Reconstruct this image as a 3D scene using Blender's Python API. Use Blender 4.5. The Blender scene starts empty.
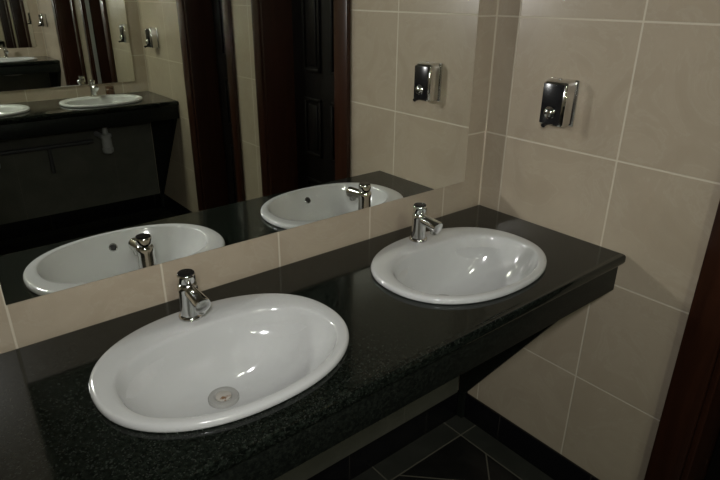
import bpy, bmesh, math, random
from mathutils import Vector, Matrix
random.seed(3)
S = bpy.context.scene
COL = S.collection
PI = math.pi

# ------------------------------------------------------------------ camera
# world: right wall is x=0, mirror wall is y=0, the room lies at x<0, y<0; z=0 is the floor
H = 0.85                       # height of the countertops
L = 2.95                       # distance between the two facing counter walls
XL = -3.3                      # left end wall
HC = 2.50                      # ceiling
cx, cy, cz = -1.4201, -1.1284, 0.6223 + H
yaw, pitch, roll, fpx = 0.6841, -0.4043, 0.0099, 572.9
f = Vector((math.sin(yaw)*math.cos(pitch), math.cos(yaw)*math.cos(pitch), math.sin(pitch)))
r = f.cross(Vector((0, 0, 1))).normalized(); u = r.cross(f)
r2 = r*math.cos(roll) + u*math.sin(roll); u2 = -r*math.sin(roll) + u*math.cos(roll)
cam_d = bpy.data.cameras.new('camera'); cam = bpy.data.objects.new('camera', cam_d); COL.objects.link(cam)
cam_d.sensor_width = 36; cam_d.lens = 36*fpx/720; cam_d.clip_start = 0.02
m = Matrix((r2, u2, -f)).transposed().to_4x4(); m.translation = (cx, cy, cz); cam.matrix_world = m
S.camera = cam

# ------------------------------------------------------------------ world, lamps, exposure
W = bpy.data.worlds.new('world'); S.world = W; W.use_nodes = True
W.node_tree.nodes['Background'].inputs[0].default_value = (0.02, 0.02, 0.022, 1)
W.node_tree.nodes['Background'].inputs[1].default_value = 0.3
# the ceiling's wide diffuser near the far counter, and the photographer's flash beside the lens
ld = bpy.data.lights.new('ceiling_light', 'AREA'); ld.shape = 'RECTANGLE'; ld.size = 0.33; ld.size_y = 0.30; ld.energy = 16.0
ld.color = (0.95, 1.0, 0.84)
lo = bpy.data.objects.new('ceiling_light', ld); lo.location = (-1.465, -2.39, HC-0.03); COL.objects.link(lo)
fd = bpy.data.lights.new('flash', 'SPOT'); fd.energy = 34.0; fd.spot_size = math.radians(118); fd.spot_blend = 1.0; fd.shadow_soft_size = 0.06; fd.color = (1.0, 0.985, 0.995)
fo = bpy.data.objects.new('flash', fd); fo.location = (cx-0.03, cy-0.01, cz+0.11); fo.rotation_euler = (PI/2-0.22, 0, -yaw); COL.objects.link(fo)
S.cycles.sample_clamp_indirect = 0.0; S.cycles.use_guiding = True; S.cycles.blur_glossy = 0.0; S.cycles.glossy_bounces = 8      # the mirrors throw the flash back on the walls
S.view_settings.view_transform = 'Standard'; S.view_settings.look = 'None'
S.view_settings.gamma = 1.0; S.view_settings.use_curve_mapping = False
S.view_settings.exposure = 0.10

# ------------------------------------------------------------------ materials
def mat(name, col, rough=0.5, metal=0.0, spec=0.5, coat=0.0):
    M = bpy.data.materials.new(name); M.use_nodes = True
    b = M.node_tree.nodes['Principled BSDF']
    b.inputs['Base Color'].default_value = (*col, 1); b.inputs['Roughness'].default_value = rough
    b.inputs['Metallic'].default_value = metal; b.inputs['Specular IOR Level'].default_value = spec
    b.inputs['Coat Weight'].default_value = coat; b.inputs['Coat Roughness'].default_value = 0.04
    return M

class NT:
    def __init__(s, M): s.t = M.node_tree; s.b = s.t.nodes['Principled BSDF']
    def n(s, typ, **k):
        o = s.t.nodes.new(typ)
        for a, v in k.items(): setattr(o, a, v)
        return o
    def l(s, a, b): s.t.links.new(a, b)
    def put(s, v, sock):
        if hasattr(v, 'is_linked'): s.l(v, sock)
        else: sock.default_value = v
    def m(s, op, a, b=0.0, c=0.0):
        o = s.n('ShaderNodeMath', operation=op)
        for i, v in enumerate((a, b, c)): s.put(v, o.inputs[i])
        return o.outputs[0]
    def mix(s, fac, a, b):
        o = s.n('ShaderNodeMix', data_type='RGBA'); s.put(fac, o.inputs[0]); s.put(a, o.inputs[6]); s.put(b, o.inputs[7])
        return o.outputs[2]
    def pos(s):
        g = s.n('ShaderNodeNewGeometry'); x = s.n('ShaderNodeSeparateXYZ'); s.l(g.outputs['Position'], x.inputs[0])
        return g.outputs['Position'], x.outputs[0], x.outputs[1], x.outputs[2]
    def noise(s, v, scale, detail=4, rough=0.55, dist=0.0):
        o = s.n('ShaderNodeTexNoise'); s.l(v, o.inputs['Vector']); o.inputs['Scale'].default_value = scale
        o.inputs['Detail'].default_value = detail; o.inputs['Roughness'].default_value = rough
        o.inputs['Distortion'].default_value = dist
        return o.outputs[0]
    def ramp(s, v, lo, hi):
        o = s.n('ShaderNodeMapRange'); s.l(v, o.inputs[0]); o.inputs[1].default_value = lo; o.inputs[2].default_value = hi
        return o.outputs[0]
    def bump(s, h, strength, dist):
        o = s.n('ShaderNodeBump'); o.inputs['Strength'].default_value = strength; o.inputs['Distance'].default_value = dist
        s.l(h, o.inputs['Height']); s.l(o.outputs[0], s.b.inputs['Normal'])

def grid(N, a, a0, w, b, b0, h, g):
    """grout mask and per-tile id for tiles w x h whose joints pass a0, b0"""
    ua = N.m('DIVIDE', N.m('SUBTRACT', a, a0), w); ub = N.m('DIVIDE', N.m('SUBTRACT', b, b0), h)
    ia = N.m('FLOOR', ua); ib = N.m('FLOOR', ub)
    fa = N.m('SUBTRACT', ua, ia); fb = N.m('SUBTRACT', ub, ib)
    da = N.m('MULTIPLY', N.m('MINIMUM', fa, N.m('SUBTRACT', 1.0, fa)), w)
    db = N.m('MULTIPLY', N.m('MINIMUM', fb, N.m('SUBTRACT', 1.0, fb)), h)
    dm = N.m('MINIMUM', da, db)
    o = N.n('ShaderNodeMapRange'); N.l(dm, o.inputs[0]); o.inputs[1].default_value = g*0.35; o.inputs[2].default_value = g*0.65
    o.inputs[3].default_value = 1.0; o.inputs[4].default_value = 0.0
    c = N.n('ShaderNodeCombineXYZ'); N.l(ia, c.inputs[0]); N.l(ib, c.inputs[1])
    wn = N.n('ShaderNodeTexWhiteNoise', noise_dimensions='3D'); N.l(c.outputs[0], wn.inputs['Vector'])
    return o.outputs[0], wn.outputs[0]

def wall_tile(name, axis, a0, w, g=0.0045):
    M = mat(name, (.5, .45, .36), 0.28, spec=0.4); N = NT(M)
    P, X, Y, Z = N.pos(); a = X if axis == 'x' else Y
    gm, rid = grid(N, a, a0, w, Z, H+0.2357, 0.335, g)
    n1 = N.noise(P, 5.0, 6, 0.6, 1.4); n2 = N.noise(P, 16.0, 5, 0.6, 0.4)
    c = N.mix(N.ramp(n1, 0.32, 0.68), (.368, .307, .224, 1), (.412, .350, .260, 1))
    vein = N.ramp(N.m('ABSOLUTE', N.m('SUBTRACT', n1, 0.5)), 0.02, 0.0)
    c = N.mix(N.m('MULTIPLY', vein, 0.22), c, (.48, .43, .335, 1))
    c = N.mix(N.m('MULTIPLY', N.ramp(n2, 0.5, 0.75), 0.25), c, (.335, .288, .212, 1))
    c = N.mix(N.m('MULTIPLY', rid, 0.16), c, (.30, .255, .185, 1))
    gm = N.m('MAXIMUM', gm, N.m('GREATER_THAN', a, -0.004))          # the joint in the corner
    c = N.mix(gm, c, (.55, .495, .385, 1))
    N.l(c, N.b.inputs['Base Color'])
    N.l(N.m('MULTIPLY_ADD', gm, 0.5, 0.28), N.b.inputs['Roughness'])
    N.bump(N.m('SUBTRACT', 1.0, gm), 0.35, 0.002)
    return M

M_tile_side = wall_tile('beige_tile_side', 'y', -0.079, 0.3511)
M_tile_front = wall_tile('beige_tile_front', 'x', -1.343, 0.2925)

M_granite = mat('black_green_granite', (.012, .014, .012), 0.09, spec=0.35); N = NT(M_granite)
P, X, Y, Z = N.pos()
v = N.n('ShaderNodeTexVoronoi'); N.l(P, v.inputs['Vector']); v.inputs['Scale'].default_value = 420
g1 = N.noise(P, 140, 3, 0.7)
c = N.mix(N.ramp(g1, 0.42, 0.72), (.003, .004, .003, 1), (.016, .021, .0155, 1))
sp = N.n('ShaderNodeSeparateColor'); N.l(v.outputs['Color'], sp.inputs[0])
c = N.mix(N.m('MULTIPLY', N.m('GREATER_THAN', sp.outputs[0], 0.90), 0.45), c, (.036, .040, .034, 1))
N.l(c, N.b.inputs['Base Color'])

M_floor = mat('dark_floor_tile', (.02, .02, .02), 0.32, spec=0.4); N = NT(M_floor)
P, X, Y, Z = N.pos(); BW = 0.092
dx = N.m('MULTIPLY', X, -1.0); d1 = N.m('MULTIPLY', Y, -1.0); d2 = N.m('ADD', Y, L)
dw = N.m('MINIMUM', N.m('MINIMUM', d1, d2), dx)
band = N.m('LESS_THAN', dw, BW)
p_ = N.m('ADD', X, Y); q_ = N.m('SUBTRACT', X, Y)
gd, rid = grid(N, p_, -0.49, 0.50, q_, 0.117, 0.50, 0.007)
gb1, rb1 = grid(N, X, -0.092, 0.3511, Y, -BW, 30.0, 0.005)
gb2, rb2 = grid(N, Y, -0.092, 0.3511, X, -BW, 30.0, 0.005)
side = N.m('LESS_THAN', dx, N.m('MINIMUM', d1, d2))
gb = N.m('ADD', N.m('MULTIPLY', gb2, side), N.m('MULTIPLY', gb1, N.m('SUBTRACT', 1.0, side)))
edge = N.m('LESS_THAN', N.m('ABSOLUTE', N.m('SUBTRACT', dw, BW)), 0.0025)
gr = N.m('MAXIMUM', edge, N.m('ADD', N.m('MULTIPLY', gb, band), N.m('MULTIPLY', gd, N.m('SUBTRACT', 1.0, band))))
n1 = N.noise(P, 9, 5, 0.6, 0.8)
inner = N.mix(N.ramp(n1, .3, .7), (.004, .004, .004, 1), (.012, .012, .011, 1))
ring = N.mix(N.ramp(n1, .3, .7), (.020, .021, .017, 1), (.032, .033, .027, 1))
c = N.mix(band, inner, ring); c = N.mix(gr, c, (.085, .08, .062, 1))
N.l(c, N.b.inputs['Base Color']); N.bump(N.m('SUBTRACT', 1.0, gr), 0.3, 0.001)

M_honed = mat('honed_granite_edge', (.009, .011, .009), 0.5, spec=0.25); N = NT(M_honed)
P, X, Y, Z = N.pos()
N.l(N.mix(N.ramp(N.noise(P, 140, 3, 0.7), 0.42, 0.72), (.003, .004, .003, 1), (.012, .015, .011, 1)), N.b.inputs['Base Color'])

M_dark_panel = mat('dark_wall_panel', (.10, .10, .082), 0.5, spec=0.25); N = NT(M_dark_panel)  # dark grey for the panels added to darken the wall under the counters
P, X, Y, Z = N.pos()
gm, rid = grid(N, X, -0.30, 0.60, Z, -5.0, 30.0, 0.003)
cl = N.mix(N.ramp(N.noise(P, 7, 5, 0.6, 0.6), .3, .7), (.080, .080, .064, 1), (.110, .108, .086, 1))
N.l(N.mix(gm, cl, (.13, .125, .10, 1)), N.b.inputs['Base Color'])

M_skirt = mat('black_skirting_tile', (.010, .010, .011), 0.25, spec=0.4); N = NT(M_skirt)
P, X, Y, Z = N.pos()
gm, _ = grid(N, N.m('ADD', X, Y), -0.2, 0.3511, Z, -5.0, 30.0, 0.004)
N.l(N.mix(gm, (.005, .005, .006, 1), (.025, .023, .02, 1)), N.b.inputs['Base Color'])

def wood(name, c1, c2, rough):
    M = mat(name, c1, rough, spec=0.4); N = NT(M)
    P, X, Y, Z = N.pos()
    mp = N.n('ShaderNodeMapping'); N.l(P, mp.inputs[0]); mp.inputs['Scale'].default_value = (22, 22, 1.3)
    n = N.noise(mp.outputs[0], 1.6, 6, 0.6, 0.8)
    N.l(N.mix(N.ramp(n, .3, .7), (*c1, 1), (*c2, 1)), N.b.inputs['Base Color'])
    N.bump(n, 0.08, 0.002)
    return M
M_casing = wood('red_mahogany', (.019, .0066, .0030), (.036, .0120, .0055), 0.32)
M_leaf = wood('dark_mahogany', (.003, .0024, .0022), (.006, .0042, .0035), 0.4)
M_porc = mat('white_porcelain', (.53, .535, .52), 0.09, spec=0.5, coat=0.3)
M_chrome = mat('chrome', (.70, .70, .69), 0.09, metal=1.0)
M_chrome2 = mat('satin_chrome', (.62, .62, .60), 0.22, metal=1.0)
M_hole = mat('dark_opening', (.012, .011, .010), 0.5)
M_ring = mat('pale_waste_metal', (.36, .355, .33), 0.25)
M_rust = mat('limescale_plug', (.45, .42, .37), 0.4); N = NT(M_rust)
tc = N.n('ShaderNodeTexCoord')
N.l(N.mix(N.ramp(N.noise(tc.outputs['Object'], 75, 3, 0.6), .54, .62), (.47, .44, .39, 1), (.20, .11, .055, 1)), N.b.inputs['Base Color'])
M_mirror = mat('silvered_glass', (.895, .91, .875), 0.0, metal=1.0)
M_medge = mat('polished_glass_edge', (.62, .66, .60), 0.25, spec=0.5)
M_plastic = mat('grey_plastic', (.42, .43, .42), 0.35)
M_pipe = mat('dark_grey_pipe', (.05, .05, .05), 0.4)
M_ceil = mat('white_ceiling_paint', (.40, .39, .37), 0.8, spec=0.2)
M_brown = mat('brown_glass', (.075, .038, .020), 0.2)
M_strip = mat('pale_metal_strip', (.60, .60, .57), 0.35, metal=0.6)
M_black = mat('black_plastic', (.010, .010, .011), 0.2)
M_stain = mat('grey_mark', (.20, .20, .20), 0.3)

# ------------------------------------------------------------------ mesh helpers
def link(name, me, mt, parent=None, smooth=True):
    o = bpy.data.objects.new(name, me); COL.objects.link(o)
    for q in (mt if isinstance(mt, (list, tuple)) else [mt]): me.materials.append(q)
    if smooth:
        for p in me.polygons: p.use_smooth = True
    if parent: o.parent = parent
    return o
def from_bm(name, bm, mt, parent=None, smooth=False, auto=None):
    bmesh.ops.recalc_face_normals(bm, faces=bm.faces)
    me = bpy.data.meshes.new(name); bm.to_mesh(me); bm.free()
    o = link(name, me, mt, parent, smooth)
    if auto is not None:
        me.polygons.foreach_set('use_smooth', [True]*len(me.polygons)); me.set_sharp_from_angle(angle=math.radians(auto))
    return o
def add_box(bm, lo, hi, bevel=0.0, seg=2):
    vs = [bm.verts.new((x, y, z)) for x in (lo[0], hi[0]) for y in (lo[1], hi[1]) for z in (lo[2], hi[2])]
    F = []
    for q in ((0, 1, 3, 2), (4, 6, 7, 5), (0, 4, 5, 1), (2, 3, 7, 6), (0, 2, 6, 4), (1, 5, 7, 3)):
        F.append(bm.faces.new([vs[i] for i in q]))
    if bevel:
        es = list({e for fc in F for e in fc.edges})
        bmesh.ops.bevel(bm, geom=es, offset=bevel, segments=seg, affect='EDGES', profile=0.5)
def boxes(name, lst, mt, parent=None, bevel=0.0, seg=2):
    bm = bmesh.new()
    for lo, hi in lst: add_box(bm, lo, hi, bevel, seg)
    return from_bm(name, bm, mt, parent, auto=35)
def add_rings(bm, rings, cap0=True, cap1=True):
    R = [[bm.verts.new(p) for p in ring] for ring in rings]
    n = len(R[0])
    for a, b in zip(R, R[1:]):
        for i in range(n): bm.faces.new((a[i], a[(i+1) % n], b[(i+1) % n], b[i]))
    if cap0: bm.faces.new(R[0][::-1])
    if cap1: bm.faces.new(R[-1])
def lathe(name, prof, mt, parent=None, n=40, axis='z', at=(0, 0, 0), auto=35, tilt=None):
    """prof: (radius, height) pairs along the axis"""
    bm = bmesh.new(); rings = []
    for rad, h in prof:
        ring = []
        for i in range(n):
            a = 2*PI*i/n; p = Vector((rad*math.cos(a), rad*math.sin(a), h))
            if tilt is not None: p = tilt @ p
            elif axis == 'y': p = Vector((p.x, -p.z, p.y))       # along -y
            elif axis == 'x': p = Vector((-p.z, p.x, p.y))       # along -x
            ring.append(p + Vector(at))
        rings.append(ring)
    add_rings(bm, rings)
    return from_bm(name, bm, mt, parent, auto=auto)
def tube(name, pts, rad, mt, parent=None, n=24, closed=True, radii=None):
    bm = bmesh.new(); rings = []; pts = [Vector(p) for p in pts]
    prev = None
    for i, p in enumerate(pts):
        t = (pts[min(i+1, len(pts)-1)] - pts[max(i-1, 0)]).normalized()
        s = Vector((1, 0, 0)) if abs(t.x) < 0.9 else Vector((0, 0, 1))
        if prev is not None: s = prev
        s = (s - t*s.dot(t)).normalized(); prev = s; w = t.cross(s)
        rr = radii[i] if radii else rad
        rings.append([p + s*rr*math.cos(2*PI*k/n) + w*rr*math.sin(2*PI*k/n) for k in range(n)])
    add_rings(bm, rings)
    return from_bm(name, bm, mt, parent, auto=40)
def arc(p0, p1, p2, n=8):
    p0, p1, p2 = Vector(p0), Vector(p1), Vector(p2)
    return [p0*(1-t)**2 + p1*2*t*(1-t) + p2*t*t for t in [i/n for i in range(n+1)]]
def thing(name, label, cat, loc=(0, 0, 0), rz=0.0, group=None):
    o = bpy.data.objects.new(name, None); COL.objects.link(o); o.empty_display_size = 0.05
    o.location = loc; o.rotation_euler = (0, 0, rz); tag(o, label, cat, group); return o
def tag(o, label, cat, group=None):
    o['label'] = label; o['category'] = cat
    if group: o['group'] = group
    return o
def struct(o, label=None):
    o['kind'] = 'structure'
    if label: o['label'] = label
    return o
def dup(o, parent=None):
    c = o.copy(); COL.objects.link(c)
    if parent: c.parent = parent; c.matrix_parent_inverse = o.matrix_parent_inverse.copy()
    for ch in list(o.children): dup(ch, c)
    return c

# ------------------------------------------------------------------ the room
T = 0.20
D1 = (-0.772, -1.350); D2 = (-1.700, -2.190); DH = 2.06       # door openings along the right wall
struct(boxes('floor', [((XL-T, -L-T, -0.1), (T+0.6, T, 0.0))], M_floor), 'dark tiled floor with a paler border strip and diagonal tiles')
struct(boxes('ceiling', [((XL-T, -L-T, HC), (T+0.6, T, HC+0.1))], M_ceil))
struct(boxes('wall_front', [((XL-T, 0, 0), (T, T, HC))], M_tile_front), 'beige tiled wall behind the near counter and mirror')
struct(boxes('wall_back', [((XL-T, -L-T, 0), (T, -L, HC))], M_tile_front), 'beige tiled wall behind the far counter')
struct(boxes('wall_left', [((XL-T, -L, 0), (XL, 0, HC))], M_tile_side))
struct(boxes('wall_right', [((0, D1[0], 0), (T, 0, HC)), ((0, D2[0], 0), (T, D1[1], HC)), ((0, -L, 0), (T, D2[1], HC)),
                     ((0, D1[1], DH), (T, D1[0], HC)), ((0, D2[1], DH), (T, D2[0], HC))], M_tile_side),
       'beige tiled side wall with soap dispensers and dark doors')
KH = 0.108; KT = 0.009
struct(boxes('baseboard_front', [((XL, -KT, 0), (0, 0, KH))], M_skirt, bevel=0.001))
struct(boxes('baseboard_back', [((XL, -L, 0), (0, -L+KT, KH))], M_skirt, bevel=0.001))
struct(boxes('baseboard_left', [((XL, -L+KT, 0), (XL+KT, -KT, KH))], M_skirt, bevel=0.001))
struct(boxes('baseboard_right', [((-KT, -0.689, 0), (0, -KT, KH)), ((-KT, -1.641, 0), (0, -1.411, KH)), ((-KT, -L+KT, 0), (0, -2.271, KH))],
             M_skirt, bevel=0.001))

struct(boxes('added_panel_1', [((-2.15, -0.006, KH), (-0.026, 0, H-0.036))], M_dark_panel), 'dark panel added over the wall under the near counter')  # thin dark sheet added over the tiled wall below the countertop
struct(boxes('added_panel_2', [((-2.15, -L, KH), (-0.026, -L+0.006, H-0.036))], M_dark_panel), 'dark panel added over the wall under the far counter')

def door(name, ya, yb, wa, wb, label):
    """ya nearer the mirror wall, yb farther; wa / wb the casing widths on either side"""
    root = thing(name, label, 'door', (0, 0, 0)); root['kind'] = 'structure'; del root['category']
    bm = bmesh.new()
    cb = 0.022
    add_box(bm, (-cb, ya, 0), (-0.0005, ya+wa, DH+0.08), 0.004)          # casing on the wall face
    add_box(bm, (-cb, yb-wb, 0), (-0.0005, yb, DH+0.08), 0.004)
    add_box(bm, (-cb, yb, DH), (-0.0005, ya, DH+0.08), 0.004)
    add_box(bm, (-0.010, ya-0.016, 0), (T, ya-0.0005, DH-0.0005), 0.002)          # lining of the opening
    add_box(bm, (-0.010, yb+0.0005, 0), (T, yb+0.016, DH-0.0005), 0.002)
    add_box(bm, (-0.010, yb+0.0165, DH-0.016), (T, ya-0.0165, DH-0.0005), 0.002)
    from_bm('door_frame', bm, M_casing, root, auto=35)
    y0, y1 = yb+0.018, ya-0.018
    lx = 0.150
    bm = bmesh.new(); add_box(bm, (lx, y0, 0.006), (lx+0.04, y1, DH-0.02), 0.002)
    st = 0.095; cols = ((y0+st, (y0+y1)/2-0.04), ((y0+y1)/2+0.04, y1-st))
    for za, zb in ((0.20, 0.62), (0.74, 1.02), (1.14, 1.60), (1.70, 1.96)):
        for ca, cb2 in cols:
            for q in (0, 1):
                i = 0.0 if q == 0 else 0.030
                if q == 0:
                    for lo, hi in (((lx-0.012, ca, za), (lx, ca+0.016, zb)), ((lx-0.012, cb2-0.016, za), (lx, cb2, zb)),
                                   ((lx-0.012, ca, za), (lx, cb2, za+0.016)), ((lx-0.012, ca, zb-0.016), (lx, cb2, zb))):
                        add_box(bm, lo, hi, 0.003)
                else: add_box(bm, (lx-0.010, ca+i, za+i), (lx, cb2-i, zb-i), 0.006)
    leaf = from_bm('door_leaf', bm, M_leaf, root, auto=35)
    return root
d1 = door('door_1', D1[0], D1[1], 0.082, 0.060, 'dark mahogany panelled door with reddish frame nearest the near counter')
d2 = door('door_2', D2[0], D2[1], 0.058, 0.080, 'dark mahogany panelled door nearest the far counter, seen in the mirror')
st = boxes('seal_strip', [((0.002, D2[0]-0.024, 0.01), (0.030, D2[0]-0.0165, DH-0.03))], M_strip, d2); st['label'] = 'pale metal strip on the door frame'

# ------------------------------------------------------------------ counters
CD = 0.5045; XC0 = -2.15; SINKS = (-0.3950, -1.0381); SY = -0.2718
SA, SB = 0.2405, 0.185
def slab_mesh():
    """flat slab with two oval cut-outs and a rounded front edge, top at z=0"""
    c = bpy.data.curves.new('slab', 'CURVE'); c.dimensions = '2D'; c.fill_mode = 'BOTH'
    th, bv = 0.034, 0.012
    def spl(pts):
        s = c.splines.new('POLY'); s.points.add(len(pts)-1); s.use_cyclic_u = True
        for q, (x, y) in zip(s.points, pts): q.co = (x, y, 0, 1)
    e = bv
    spl([(XC0+e, -CD+e), (-0.0015-e, -CD+e), (-0.0015-e, -0.0015-e), (XC0+e, -0.0015-e)])
    for sx in SINKS:
        spl([(sx+(SA*0.93+e)*math.cos(2*PI*i/64), SY+(SB*0.93+e)*math.sin(2*PI*i/64)) for i in range(64)])
    c.extrude = th/2-bv; c.bevel_depth = bv; c.bevel_resolution = 4
    o = bpy.data.objects.new('tmp', c); COL.objects.link(o)
    dg = bpy.context.evaluated_depsgraph_get(); me = bpy.data.meshes.new_from_object(o.evaluated_get(dg))
    bpy.data.objects.remove(o)
    for v in me.vertices: v.co.z -= th/2
    return me
ME_SLAB = slab_mesh(); ME_SLAB.materials.clear()
def counter(label, loc, mirror):
    root = thing('vanity_counter', label, 'counter', loc, 0, None)
    me = ME_SLAB.copy()
    k = -1 if mirror else 1
    for v in me.vertices: v.co.y *= k
    if mirror: me.flip_normals()
    s = link('countertop', me, M_granite, root, True); me.set_sharp_from_angle(angle=math.radians(40))
    def yb(a, b): return (min(k*a, k*b), max(k*a, k*b))
    y0, y1 = yb(-CD+0.014, -CD+0.036)
    boxes('apron', [((XC0+0.01, y0, -0.114), (-0.0015, y1, -0.0345))], M_honed, root, bevel=0.003)
    # triangular granite panels that carry the slab on the right wall and at the left end
    for xa, xb in ((-0.024, -0.0015), (XC0+0.02, XC0+0.042)):
        bm = bmesh.new()
        pl = [(-CD+0.0365, -0.0345), (-KT-0.001, -0.0345), (-KT-0.001, -H+0.002), (-0.034, -H+0.002), (-0.034, -H+0.115), (-CD+0.0365, -0.100)]
        A = [bm.verts.new((xa, k*y, z)) for y, z in pl]; B = [bm.verts.new((xb, k*y, z)) for y, z in pl]
        bm.faces.new(A); bm.faces.new(B[::-1])
        for i in range(len(pl)): bm.faces.new((A[i], B[i], B[(i+1) % len(pl)], A[(i+1) % len(pl)]))
        from_bm('support_panel', bm, M_honed, root)
    return root
counter('black granite counter with two white basins in the foreground', (0, 0, H), False)
counter('black granite counter against the opposite wall, seen in the mirror', (0, -L, H), True)

# ------------------------------------------------------------------ mirrors
def mirror(label, ya, yb, face, zb):
    """a frameless sheet of silvered glass; its edge is polished"""
    bm = bmesh.new()
    add_box(bm, (-1.343, min(ya, yb), H+zb), (-0.0883, max(ya, yb), 2.20))
    bm.faces.ensure_lookup_table()
    front = [q for q in bm.faces if all(abs(v.co.y-yb) < 1e-6 for v in q.verts)]
    bmesh.ops.inset_region(bm, faces=front, thickness=0.0045, depth=0.0)
    inner = max((q for q in bm.faces if all(abs(v.co.y-yb) < 1e-6 for v in q.verts)), key=lambda q: q.calc_area())
    keep = inner.calc_center_median().copy()
    o = from_bm('wall_mirror', bm, [M_mirror, M_medge])
    for p in o.data.polygons: p.material_index = 0 if (p.center-keep).length < 1e-4 and p.area > 0.5 else 1
    return tag(o, label, 'mirror')
mirror('large frameless wall mirror above the two foreground basins', -0.0005, -0.006, -1, 0.0918)
mirror('frameless wall mirror on the opposite wall, seen as a reflection', -L+0.0005, -L+0.006, 1, 0.072)

# ------------------------------------------------------------------ washbasins
NB = 96
def oval(a, b, x0, y0, z, pw=2.2, pwb=None):
    out = []; pw0 = pw
    for i in range(NB):
        t = 2*PI*i/NB; c, s = math.cos(t), math.sin(t)
        pw = pwb if (pwb and s > 0) else pw0
        out.append((x0+a*math.copysign(abs(c)**(2/pw), c), y0+b*math.copysign(abs(s)**(2/pw), s), z))
    return out
BA, BB, BY = 0.205, 0.136, -0.030           # bowl opening
DRY, BD = 0.043, 0.142                       # drain offset, depth of the bowl
def bowl_rings():
    R = []
    # underside, from the waste up to the cut-out
    for q in (0.12, 0.3, 0.5, 0.7, 0.83, 0.945):
        R.append(oval(BA*q+0.002, BB*q+0.004, 0, BY+(DRY-BY)*(1-q), 0.0-BD*(1-q**3.0)-0.012 if q < 0.9 else -0.020, 2.1))
    R.append(oval(SA*0.905, SB*0.905, 0, 0, -0.004))
    R.append(oval(SA*0.945, SB*0.945, 0, 0, 0.0006))
    # rim
    for k, z in ((0.988, 0.0006), (0.997, 0.0025), (1.0, 0.006), (0.998, 0.0095), (0.991, 0.0125), (0.980, 0.0142), (0.962, 0.0150)):
        R.append(oval(SA-SB*(1-k), SB*k, 0, 0, z))
    # deck sliding to the bowl's edge
    a0, b0 = SA-SB*0.038, SB*0.962
    for t, z in ((0.3, 0.0149), (0.6, 0.0145), (0.82, 0.0136), (0.94, 0.0120), (1.0, 0.0098)):
        R.append(oval(a0+(BA-a0)*t, b0+(BB-b0)*t, 0, BY*t, z, 2.2-0.1*t, 2.2+0.3*t))
    z0 = 0.0098
    for q in (0.985, 0.965, 0.94, 0.90, 0.85, 0.78, 0.70, 0.60, 0.50, 0.40, 0.30, 0.22, 0.165, 0.13):
        zz = z0 - BD*(1-q**3.2)**0.92
        f_ = 1-q
        R.append(oval(BA*q*(1-0.12*math.sin(PI*f_)*0) + 0, BB*q + 0.0035*f_, 0, BY+(DRY-BY)*f_, zz, 2.1, 2.0+0.5*q**2))
    return R
def bowl_z(q): return 0.0098 - BD*(1-q**3.2)**0.92
def make_basin(label, loc, rz, group):
    root = thing('washbasin', label, 'washbasin', loc, rz, group)
    bm = bmesh.new(); add_rings(bm, bowl_rings()); from_bm('basin_bowl', bm, M_porc, root, smooth=True)
    zb = bowl_z(0.13)
    dr = lathe('drain', [(0.0, 0.0005), (0.012, 0.0005), (0.0165, 0.002), (0.019, 0.0045), (0.024, 0.0055), (0.029, 0.0045), (0.031, 0.001), (0.031, -0.004), (0.0, -0.004)][::-1],
               M_ring, root, at=(0, DRY, zb+0.004), n=36)
    dr['label'] = 'pale waste ring'
    pg = lathe('drain_plug', [(0.0, -0.002), (0.0155, -0.002), (0.0155, 0.0035), (0.012, 0.0055), (0.0, 0.006)], M_rust, dr, at=(0, DRY, zb+0.0050), n=28)
    pg['label'] = 'stained drain plug'
    # overflow on the front wall of the bowl, facing the tap
    q = 0.935; yo = BY-(BB*q+0.0035*0.065)+(DRY-BY)*(1-q); zo = bowl_z(q)
    nrm = Vector((0, 0.86, 0.5)).normalized(); tl = nrm.to_track_quat('Z', 'Y').to_matrix()
    at = Vector((0, yo, zo)) + nrm*0.001
    ov = lathe('overflow_ring', [(0.0, -0.004), (0.0115, -0.004), (0.0115, 0.0015), (0.0095, 0.003), (0.0080, 0.0015), (0.0, 0.0013)], M_chrome2, root, at=at, tilt=tl, n=28)
    oh = lathe('overflow_hole', [(0.0, 0.0010), (0.0078, 0.0010), (0.0078, 0.0020), (0.0, 0.0020)], M_hole, ov, at=at, tilt=tl, n=24)
    return root
B1 = make_basin('white oval basin in the left foreground, with a stained plug', (SINKS[1], SY, H), 0, 'white oval basins')
def basin_copy(label, loc, rz):
    c = dup(B1); c.location = loc; c.rotation_euler = (0, 0, rz); c['label'] = label; return c
basin_copy('white oval basin at the right end of the near counter', (SINKS[0], SY, H), 0)
basin_copy('white oval basin on the far counter nearest the side wall', (SINKS[0], -L-SY, H), PI)
basin_copy('white oval basin on the far counter, cut by the photo\'s left edge', (SINKS[1], -L-SY, H), PI)

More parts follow.
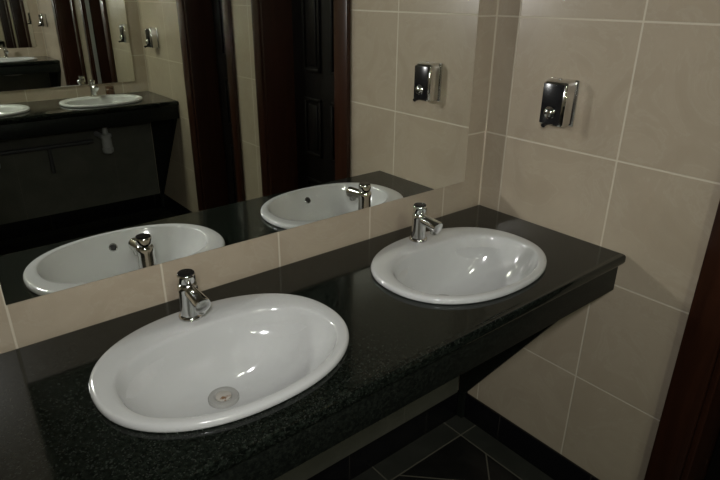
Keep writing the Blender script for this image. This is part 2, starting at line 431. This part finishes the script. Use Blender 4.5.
# ------------------------------------------------------------------ taps
TY = -0.1210
def make_tap(label, loc, rz, group):
    root = thing('basin_tap', label, 'tap', loc, rz, group)
    bd = lathe('tap_body', [(0, 0), (0.0245, 0), (0.0245, 0.004), (0.0225, 0.007), (0.0200, 0.0085), (0.0190, 0.030), (0.0190, 0.058), (0.0200, 0.064), (0.0200, 0.071), (0.0185, 0.074), (0, 0.074)], M_chrome, root)
    pts = [(0, -0.006, 0.0625), (0, -0.020, 0.0615), (0, -0.040, 0.0595), (0, -0.056, 0.0577), (0, -0.067, 0.0563), (0, -0.0705, 0.0558), (0, -0.0720, 0.0556)]
    sp = tube('spout', pts, 0, M_chrome, root, radii=[0.0125, 0.0132, 0.0144, 0.0155, 0.0162, 0.0155, 0.0120], n=32)
    lathe('aerator', [(0, 0), (0.0085, 0), (0.0100, 0.0015), (0.0105, 0.003), (0.0105, 0.012), (0, 0.012)], M_chrome2, sp, at=(0, -0.0560, 0.0335), n=28)
    kn = lathe('push_knob', [(0, 0), (0.0150, 0), (0.0150, 0.003), (0.0168, 0.006), (0.0178, 0.010), (0.0182, 0.020), (0.0176, 0.0225), (0.0168, 0.0235), (0, 0.0237)], M_chrome, root, at=(0, 0, 0.0742))
    lathe('cap_disc', [(0, 0), (0.0165, 0), (0.0165, 0.0016), (0.0155, 0.0026), (0, 0.0028)], M_black, kn, at=(0, 0, 0.0979), n=32)['label'] = 'dark cap disc'
    return root
zt = H+0.0148
T1 = make_tap('chrome push tap on the left foreground basin', (SINKS[1]-0.007, TY-0.003, zt), 0, 'chrome basin taps')
def tap_copy(label, loc, rz):
    c = dup(T1); c.location = loc; c.rotation_euler = (0, 0, rz); c['label'] = label; return c
tap_copy('chrome push tap on the basin at the near counter\'s right end', (SINKS[0], TY, zt), 0)
tap_copy('chrome push tap on the far basin nearest the side wall', (SINKS[0], -L-TY, zt), PI)
tap_copy('chrome push tap on the far basin at the photo\'s left edge', (SINKS[1], -L-TY, zt), PI)

# ------------------------------------------------------------------ soap dispensers
def make_dispenser(label, loc, flip, group):
    """wall-mounted, face towards -x"""
    root = thing('soap_dispenser', label, 'soap dispenser', loc, 0, group)
    boxes('back_plate', [((-0.007, -0.043, -0.062), (-0.0005, 0.043, 0.060))], M_chrome2, root, bevel=0.003)
    bm = bmesh.new()
    w = 0.0375; d = 0.046
    sec = []
    def rsec(w, d, rr, z, x0=-0.0072):
        pts = [(x0, -w), (x0, w)]
        for i in range(7):
            a = PI/2*i/6; pts.append((x0-d+rr-rr*math.sin(a), w-rr+rr*math.cos(a)))
        for i in range(7):
            a = PI/2*i/6; pts.append((x0-d+rr-rr*math.cos(a), -w+rr-rr*math.sin(a)))
        return [(x, y, z) for x, y in pts]
    rings = [rsec(w-0.006, d-0.006, 0.010, -0.060), rsec(w-0.002, d-0.002, 0.012, -0.058), rsec(w, d, 0.013, -0.052), rsec(w, d, 0.013, 0.046),
             rsec(w-0.001, d-0.004, 0.013, 0.053), rsec(w-0.004, d-0.011, 0.012, 0.058), rsec(w-0.008, d-0.018, 0.010, 0.060)]
    add_rings(bm, rings)
    b = from_bm('dispenser_body', bm, M_chrome, root, auto=40)
    boxes('front_panel', [((-0.0555, -0.0300, -0.054), (-0.0534, 0.0300, 0.050))], M_black, b, bevel=0.0008)['label'] = 'dark glossy front panel'
    pb = lathe('push_button', [(0, 0), (0.0165, 0), (0.0165, 0.004), (0.0140, 0.006), (0.0125, 0.0105), (0.010, 0.0125), (0, 0.0132)], M_chrome, root, axis='x', at=(-0.0556, 0, -0.024), n=32)
    sp = tube('spout', [(-0.050, 0, -0.0505), (-0.062, 0, -0.0510), (-0.072, 0, -0.0520), (-0.078, 0, -0.0535), (-0.0815, 0, -0.0560)], 0.0060, M_black, root, n=16)
    sp['label'] = 'black spout'
    lathe('lock', [(0, 0), (0.006, 0), (0.006, 0.002), (0.004, 0.003), (0, 0.003)], M_chrome2, b, at=(-0.028, 0.0, 0.0598), n=20)
    return root
DZ = H+0.362
DS1 = make_dispenser('chrome soap dispenser on the side wall beside the near counter', (0, -0.252, DZ), False, 'chrome wall soap dispensers')
c = dup(DS1); c.location = (0, -L+0.252, DZ); c['label'] = 'small far chrome soap dispenser, seen in the mirror above the far counter'

# ------------------------------------------------------------------ pipes and oddments at the far counter
def make_trap(label, x):
    root = thing('bottle_trap', label, 'drain trap', (x, -L-SY-DRY, H), 0, 'bottle traps under the far basins')
    lathe('tailpiece', [(0, -0.215), (0.016, -0.215), (0.016, -0.168), (0.022, -0.166), (0.022, -0.1555), (0, -0.1555)], M_plastic, root, n=28)
    lathe('trap_bottle', [(0, -0.335), (0.020, -0.335), (0.032, -0.325), (0.034, -0.315), (0.034, -0.300), (0.030, -0.296), (0.030, -0.232), (0.034, -0.228), (0.034, -0.212), (0.020, -0.206), (0, -0.206)], M_plastic, root, n=32)
    tube('outlet_pipe', [(0, -0.028, -0.243), (0, -0.12, -0.244), (0, -0.218, -0.245)], 0.0155, M_plastic, root, n=20)
    return root
K1 = make_trap('pale plastic bottle trap under the far basin nearest the side wall', SINKS[0])
c = dup(K1); c.location.x = SINKS[1]; c['label'] = 'pale plastic bottle trap under the far basin at the photo\'s left edge'
dp = thing('water_pipe', 'dark pipe run on the wall under the far counter', 'pipe', (-0.43, -L+0.037, -0.037), 0)
tube('horizontal_pipe', [(0.0, 0, 0.60), (-0.55, 0, 0.60), (-1.45, 0, 0.60)], 0.014, M_pipe, dp, n=16)
tube('drop_pipe', [(-0.27, 0, 0.587), (-0.27, 0, 0.49), (-0.27, 0, 0.43)], 0.013, M_pipe, dp, n=16)
for hx in (-0.03, -0.62, -1.20):
    lathe('pipe_clip', [(0, 0), (0.018, 0), (0.018, 0.010), (0, 0.010)], M_pipe, dp, axis='x', at=(hx, 0, 0.60), n=20)
    boxes('clip_base', [((hx-0.009, -0.0295, 0.594), (hx-0.001, -0.012, 0.606))], M_pipe, dp)
jr = thing('small_jar', 'small brown jar behind the far basin nearest the side wall', 'jar', (-0.272, -L+0.042, H+0.0005))
lathe('jar_body', [(0, 0), (0.024, 0), (0.027, 0.003), (0.027, 0.036), (0.023, 0.041), (0.023, 0.043), (0, 0.043)], M_brown, jr, n=32)
lathe('jar_lid', [(0, 0), (0.0255, 0), (0.0255, 0.012), (0.0235, 0.014), (0, 0.014)], M_brown, jr, at=(0, 0, 0.0432), n=32)
